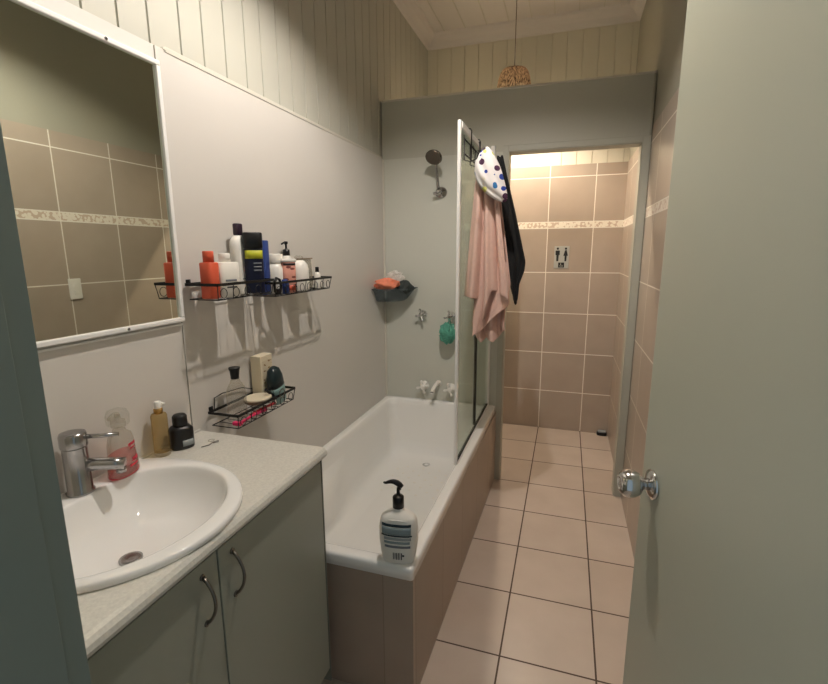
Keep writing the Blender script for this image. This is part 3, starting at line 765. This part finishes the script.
# stands with its flat end down and its wide cap up, leaning on the wall
tb = [sect(z, a, b, 3) for z, a, b in ((0, .003, .030), (.004, .004, .031), (.07, .014, .031), (.150, .020, .031), (.152, .020, .031))]
b_ = MB().rings(tb).build('body', M['navy'], t)
label_patch(b_, 'lime_band', M['lime'], .0195, .031, .118, .146, e=3, u0=-.93, u1=.93)
for z in (.10, .088, .076): label_patch(b_, 'label_text', M['greyprint'], .0145+.005*(z-.07)/.06+.0012, .031, z, z+.005, e=3, u0=-.1, u1=.75)
MB().rings(flatbox(.152, .206, .022, .032, 3.5)).build('cap', M['black'], t)
t = thing('hair_clip', 'black plastic hair clip in front of the blue bottle', 'hair clip', (.100, 1.330, BB))
MB().tube([(0, -.02, .01), (0, -.022, .04), (0, -.008, .062), (0, .012, .055), (0, .02, .03), (0, .012, .008)], .005, 8).box(-.005, .005, -.012, .012, .0, .022).build('claw', M['black'], t)
# basket B contents
t = thing('bottle', 'narrow blue bottle beside the dark navy tube', 'bottle', (.055, 1.320, BB), 0)
b_ = MB().rings(flatbox(0, .198, .012, .021, 3.5)).build('body', M['blue'], t)
t = thing('bottle', 'short wide white bottle beside the narrow blue bottle', 'bottle', (.046, 1.402, BB))
MB().lathe([(.034, 0), (.036, .003), (.036, .092), (.030, .106), (.024, .112), (.022, .114)]).build('body', M['white'], t)
MB().lathe([(.027, .114), (.028, .117), (.028, .146), (.026, .149)]).build('cap', M['cream'], t)
t = thing('bottle', 'slim pump bottle with black pump, standing against the wall', 'bottle', (.030, 1.505, BB))
MB().lathe([(.022, 0), (.023, .003), (.023, .12), (.018, .135), (.012, .142)]).build('body', M['cream'], t)
MB().lathe([(.014, .142), (.014, .165), (.006, .168), (.004, .172), (.004, .187), (.008, .188), (.008, .196), (.006, .198)]).tube([(0, 0, .193), (-.0, -.018, .192), (0, -.03, .187)], .0035, 8).build('pump', M['black'], t)
t = thing('bottle', 'bottle with a pink and brown picture label and white lid at the front', 'bottle', (.088, 1.422, BB), math.radians(-40))
b_ = MB().rings(flatbox(0, .118, .022, .026, 4)).build('body', M['pinklabel'], t)
MB().rings(flatbox(.118, .130, .024, .030, 3.5, ch=.002)).build('lid', M['white'], t)
label_patch(b_, 'dark_band', M['blkprint'], .022, .026, .106, .114, e=4, u0=-.9, u1=.9); label_patch(b_, 'lower_label', M['orange'], .022, .026, .01, .03, e=4, u0=-.3, u1=.7)
t = thing('blue_bottle_cap', 'small bright blue bottle cap in front of the short wide white bottle', 'bottle', (.106, 1.372, BB))  # blue bottle cap with a side spout, not a whole bottle
MB().lathe([(.014, 0), (.014, .03), (.010, .05), (.004, .056)]).tube([(0, -.016, .03), (0, -.018, .055)], .004, 8).build('spout', M['blue'], t)
t = thing('bottle', 'round-shouldered white bottle with soft white top near the right end', 'bottle', (.066, 1.538, BB))
MB().lathe([(.036, 0), (.038, .004), (.038, .085), (.034, .105), (.024, .118), (.016, .122)]).build('body', M['white'], t)
MB().lathe([(.017, .122), (.018, .125), (.018, .136), (.010, .142)]).build('cap', M['cleart'], t)
t = thing('pouch', 'translucent tan pouch with a dark seam at the right end of the basket', 'pouch', (.040, 1.620, BB))
MB().rings([sect(0, .020, .046, 3), sect(.03, .024, .050, 3), sect(.08, .016, .052, 3), sect(.125, .003, .056, 4)]).build('bag', M['clearg'], t)
MB().box(-.004, .004, -.06, .066, .125, .130).build('seam', M['tan'], t)
t = thing('bottle', 'tiny white bottle with black cap at the right end of the long basket', 'bottle', (.085, 1.650, BB))
MB().lathe([(.013, 0), (.014, .002), (.014, .06), (.008, .07)]).build('body', M['cream'], t)
MB().lathe([(.008, .07), (.008, .09), (.006, .092)]).build('cap', M['black'], t)

# lower basket contents
t = thing('bottle', 'clear bottle with flared black stopper in the low basket', 'bottle', (.066, 1.098, BC))
MB().rings([sect(0, .022, .034), sect(.004, .024, .037), sect(.09, .024, .037), sect(.112, .022, .034), sect(.132, .015, .020), sect(.146, .011, .012)]).build('body', M['cleart'], t)
MB().lathe([(.014, .146), (.014, .155), (.016, .172), (.019, .181), (.018, .185)]).build('stopper', M['black'], t)
t = thing('round_tin', 'shallow round tin with pale lid lying in the low basket', 'tin', (.075, 1.200, BC+.032))
MB().lathe([(.040, -.0), (.046, .004), (.046, .012)], sy=1.1).build('tin', M['tan'], t); MB().lathe([(.047, .012), (.047, .018), (.043, .020)], sy=1.1).build('lid', M['boxp'], t)
t = thing('carton', 'beige printed upright carton in the low basket', 'carton', (.034, 1.290, BC), math.radians(0))
b_ = MB().box(-.022, .022, -.036, .036, 0, .185).build('box', M['boxp'], t, bevel=.0015)
MB().box(.0222, .0228, -.024, .030, .03, .165).build('print', M['box'], b_)
t = thing('bottle', 'dark teal fading to pale rounded bottle leaning in the low basket', 'bottle', (.088, 1.312, BC), 0)
b_ = MB().rings([sect(0, .016, .026), sect(.004, .018, .029), sect(.05, .019, .032), sect(.062, .019, .032)]).build('body', M['tealgrey'], t)
MB().rings([sect(.062, .019, .032), sect(.10, .019, .030), sect(.125, .016, .022), sect(.135, .008, .010)]).build('cap', M['tealdark'], t)
t.rotation_euler = (math.radians(12), 0, 0); t.scale = (1.15, 1.18, 1.08)
t = thing('comb', 'small black comb propped against the beige carton', 'comb', (.098, 1.262, BC+.02))
c_ = MB(); c_.tube([(0, -.045, .055), (0, .02, .0)], .005, 8)
for k in range(9): 
    y, z = -.04+.0065*k, .050-.0055*k; c_.tube([(0, y, z), (0, y+.012, z+.016)], .0012, 5)
c_.build('spine', M['black'], t)
for k, (y0, y1, zz, mm, lbl) in enumerate(((1.05, 1.20, .006, 'pinkhot', 'bright pink razor lying flat at the left of the low basket'), (1.13, 1.27, .006, 'red', 'red toothbrush lying flat behind the front wire of the low basket'))):
    t = thing('razor' if k == 0 else 'toothbrush', lbl, 'razor' if k == 0 else 'toothbrush', (.108 if k == 0 else .094, y0, BC+zz))
    MB().tube([(0, 0, 0), (.0, (y1-y0)*.4, .004), (0, y1-y0, .0)], [.006, .0045, .0055], 8).build('handle', M[mm], t)
    if k == 0: MB().box(-.018, .012, -.012, .004, -.004, .008).build('head', M['pinkhot'], t, bevel=.002)
    else: MB().box(-.005, .005, y1-y0-.002, y1-y0+.024, .0, .012).build('bristles', M['white'], t)
t = thing('key_ring', 'thin dark wire ring hooked beside the teal bottle', 'ring', (.128, 1.268, BC+.05))
MB().tube([(0.004, .016*math.cos(2*PI*i/20), .016*math.sin(2*PI*i/20)) for i in range(20)], .0016, 6, True).build('hoop', M['handle'], t)

# ------------------------------------------------------------------ on the benchtop
t = thing('soap_bottle', 'clear pink hand soap bottle behind the tap', 'bottle', (.062, .660, .8965), math.radians(20))
b_ = MB().rings([sect(0, .026, .043, 2.4), sect(.004, .029, .046, 2.4), sect(.02, .028, .045, 2.4), sect(.05, .026, .040, 2.4), sect(.085, .024, .038, 2.4), sect(.103, .021, .033, 2.4), sect(.113, .014, .018, 2.2), sect(.120, .014, .015, 2)]).build('body', M['cleart'], t)
MB().rings([sect(.003, .025, .042, 2.4), sect(.02, .0265, .0435, 2.4), sect(.05, .0245, .0385, 2.4), sect(.056, .024, .038, 2.4)]).build('liquid_soap', M['pinkt'], b_)
MB().tube([(.027*math.cos(2*PI*i/40), .045*math.sin(2*PI*i/40), .003) for i in range(40)], .0018, 6, True).build('base_rim', M['redprint'], b_)
def soaplab(z0, z1, u0, u1, nm):
    def f(u, v):
        z = z0+(z1-z0)*v; b = .040-(z-.05)*.06; a = .026-(z-.05)*.05; y = b*(u0+(u1-u0)*u)
        return (a*max(0, 1-abs(y/b)**2.4)**(1/2.4)+.0012, y, z)
    MB().grid(f, 8, 2).build(nm, M['redprint'], b_, solid=.0004)
soaplab(0.075, 0.083, -.3, .5, 'label_text'); soaplab(0.067, 0.071, -.2, .4, 'label_text'); soaplab(0.033, 0.043, -.1, .55, 'label_text'); soaplab(0.023, 0.028, -.4, .4, 'label_text')
MB().lathe([(.016, .126), (.017, .130), (.017, .142), (.008, .146), (.006, .158)]).tube([(0, 0, .156), (.0, -.012, .160), (0, -.034, .156)], [.008, .007, .005], 8).build('pump', M['cleart'], t)
MB().lathe([(.020, .128), (.026, .135), (.027, .155), (.022, .168), (.010, .173)], cap0=False).build('dust_cap', M['clearcap'], t)

t = thing('oil_bottle', 'slim amber bottle with white pump cap at the back of the benchtop', 'bottle', (.036, .806, .8795))
MB().lathe([(.020, 0), (.0215, .002), (.0215, .012)]).build('base', M['cleart'], t)
MB().lathe([(.0215, .012), (.0215, .118), (.019, .124), (.010, .126)]).build('body', M['gold'], t)
MB().lathe([(.012, .126), (.012, .139), (.010, .140)]).build('collar', M['goldmetal'], t)
MB().lathe([(.009, .140), (.0095, .142), (.0095, .158), (.007, .161)]).tube([(0, 0, .153), (.006, .008, .153), (.010, .014, .150)], .004, 8).build('pump_cap', M['white'], t)
t = thing('jar', 'squat black jar with a smaller black lid and pale label on the benchtop', 'jar', (.046, .868, .8795), math.radians(-30))
b_ = MB().rings([sect(0, .026, .031, 3), sect(.003, .028, .033, 3), sect(.058, .028, .033, 3), sect(.066, .022, .026, 3), sect(.068, .018, .020, 3)]).build('body', M['black'], t)
MB().lathe([(.019, .068), (.0205, .071), (.0205, .096), (.016, .102), (.006, .103)]).build('lid', M['black'], t)
label_patch(b_, 'label', M['greylabel'], .028, .033, .010, .028, e=3, u0=-.15, u1=.8)
t = thing('hair_pin', 'bent dark hair pin lying on the benchtop near the black jar', 'hair pin', (.105, .880, .8805))
MB().tube([(0, 0, 0), (.012, .02, 0), (.006, .04, .0), (.014, .058, 0), (.02, .05, 0), (.012, .036, 0)], .0012, 6).build('wire', M['handle'], t)
t = thing('earring', 'small clear earring hoop beside the hair pin', 'earring', (.098, .930, .8808))
MB().tube([(.009*math.cos(2*PI*i/16), .009*math.sin(2*PI*i/16), 0) for i in range(16)], .0012, 6, True).build('hoop', M['cleart'], t)

# ------------------------------------------------------------------ light switch, toilet sign, little box
t = thing('light_switch', 'white two-gang light switch on the tiled right wall, seen in the mirror', 'light switch', (W, 1.726, 1.257))
b_ = MB().box(-.008, -.0005, -.034, .034, -.056, .056).build('plate', M['white'], t, bevel=.002)
MB().box(-.012, -.008, -.010, .010, .008, .030).build('rocker', M['white'], t, bevel=.001); MB().box(-.012, -.008, -.010, .010, -.030, -.008).build('rocker', M['white'], t, bevel=.001)

t = thing('toilet_sign', 'small silver restroom sign with man and woman pictograms on the tiles', 'sign', (1.072, YF-.0005, 1.401))
MB().box(-.055, .055, -.003, 0, -.085, .085).build('plate', M['signp'], t, bevel=.001)
def figure(cx, skirt):
    m_ = MB(); y0, y1 = -.0042, -.003
    m_.lathe([(.0085, 0), (.0085, .0012)], (cx, y0, .066), 16, (0, 1, 0))
    if skirt: pts = [(-.006, .054), (.006, .054), (.011, .035), (.017, .012), (.008, .012), (.0065, -.030), (-.0065, -.030), (-.008, .012), (-.017, .012), (-.011, .035)]
    else: pts = [(-.014, .052), (.014, .052), (.016, .046), (.015, .018), (.009, .016), (.0075, -.030), (-.0075, -.030), (-.009, .016), (-.015, .018), (-.016, .046)]
    m_.prism([(cx+a, b) for a, b in pts], 'y', y0, y1)
    return m_
figure(-.030, False).build('man_pictogram', M['blkprint'], t); figure(.030, True).build('woman_pictogram', M['blkprint'], t)
q_ = MB().box(-.022, .022, -.0042, -.003, -.078, -.040).build('access_square', M['blkprint'], t)
w_ = MB(); w_.tube([(.000+.009*math.cos(a), -.0046, -.064+.009*math.sin(a)) for a in [math.radians(-230+20*k) for k in range(14)]], .0013, 6)
w_.tube([(-.004, -.0046, -.049), (-.003, -.0046, -.060), (.006, -.0046, -.060), (.011, -.0046, -.071)], .0016, 6).ball((-.004, -.0046, -.0455), .0028, seg=8, n=6)
w_.build('wheelchair_symbol', M['signp'], q_)

t = thing('small_box', 'small black box with pale top on the floor in the toilet corner', 'box', (1.452, 3.650, 0.0005))
MB().rings([sect(0, .034, .022, 4), sect(.004, .038, .026, 4), sect(.022, .038, .026, 4), sect(.026, .035, .023, 4)]).build('tray', M['black'], t)
MB().rings([sect(.026, .030, .018, 4), sect(.034, .030, .018, 4), sect(.036, .027, .016, 4)]).build('lid', M['greylabel'], t)

# ------------------------------------------------------------------ pendants
BULB = {}
def pendant(label, loc, zrim, watts, colour, cord_top, rad=.104, hh=.125, bulb_up=.05, top_open=.3, weave='rattan'):
    t = thing('pendant_lamp', label, 'lamp', (loc[0], loc[1], zrim))
    s_ = MB().lathe([(rad, 0), (rad*.97, hh*.25), (rad*.91, hh*.55), (rad*.80, hh*.83), (rad*.68, hh*.97), (rad*.5, hh), (rad*top_open, hh+.001)], seg=40, cap0=False, cap1=False)
    s_.build('shade', M[weave], t, solid=.003)
    MB().lathe([(.013, hh-.03), (.014, hh+.004), (.010, hh+.018), (.004, hh+.022)], seg=16).build('lamp_holder', M['cream'], t)
    MB().tube([(0, 0, hh+.02), (0, 0, cord_top-zrim-.012)], .0026, 8).build('cord', M['cord'], t)
    MB().lathe([(.03, cord_top-zrim-.022), (.045, cord_top-zrim-.004), (.046, cord_top-zrim-.0005)], seg=24).build('ceiling_rose', M['white'], t)
    bm = mat('bulb_glow_'+str(len(BULB)), (255, 240, 220), .5, emit=colour, estr=watts)
    BULB[label] = bm
    b = MB().ball((0, 0, bulb_up), .019, sz=1.05); b.lathe([(.013, bulb_up+.02), (.011, bulb_up+.045)], seg=16)
    b.build('bulb', bm, t)
    return t
pendant('woven rattan pendant lamp above the partition in the toilet', (.722, 3.2), 2.478, 3500, (255, 238, 216), ZC, rad=.112, hh=.135, bulb_up=.052, top_open=.16)
pendant('wide woven pendant lamp hanging on a cord beside the vanity and mirror', (.77, 1.15), 2.64, 3750, (255, 248, 240), ZC, rad=.14, hh=.16, bulb_up=.062, top_open=.16, weave='rattan_dense')

# ------------------------------------------------------------------ world, camera
w = bpy.data.worlds.new('World'); S.world = w; w.use_nodes = True
w.node_tree.nodes['Background'].inputs[0].default_value = (.54, .68, .77, 1)
w.node_tree.nodes['Background'].inputs[1].default_value = .42

cam = bpy.data.cameras.new('camera'); co = bpy.data.objects.new('camera', cam); COL.objects.link(co)
yaw, pitch, roll = math.radians(17.977), math.radians(-10.978), math.radians(-.296)
fw = Vector((-math.sin(yaw)*math.cos(pitch), math.cos(yaw)*math.cos(pitch), math.sin(pitch)))
rt = Vector((math.cos(yaw), math.sin(yaw), 0)); up = rt.cross(fw)
Rv = math.cos(roll)*rt+math.sin(roll)*up; Uv = -math.sin(roll)*rt+math.cos(roll)*up
m4 = Matrix((( Rv.x, Uv.x, -fw.x, 1.117), (Rv.y, Uv.y, -fw.y, -.172), (Rv.z, Uv.z, -fw.z, 1.452), (0, 0, 0, 1)))
co.matrix_world = m4
cam.sensor_width = 36; cam.lens = 467.18/828*36; cam.clip_start = .01
S.camera = co
S.view_settings.view_transform = 'Standard'; S.view_settings.look = 'None'; S.view_settings.gamma = 1; S.view_settings.use_curve_mapping = False
S.view_settings.exposure = .1
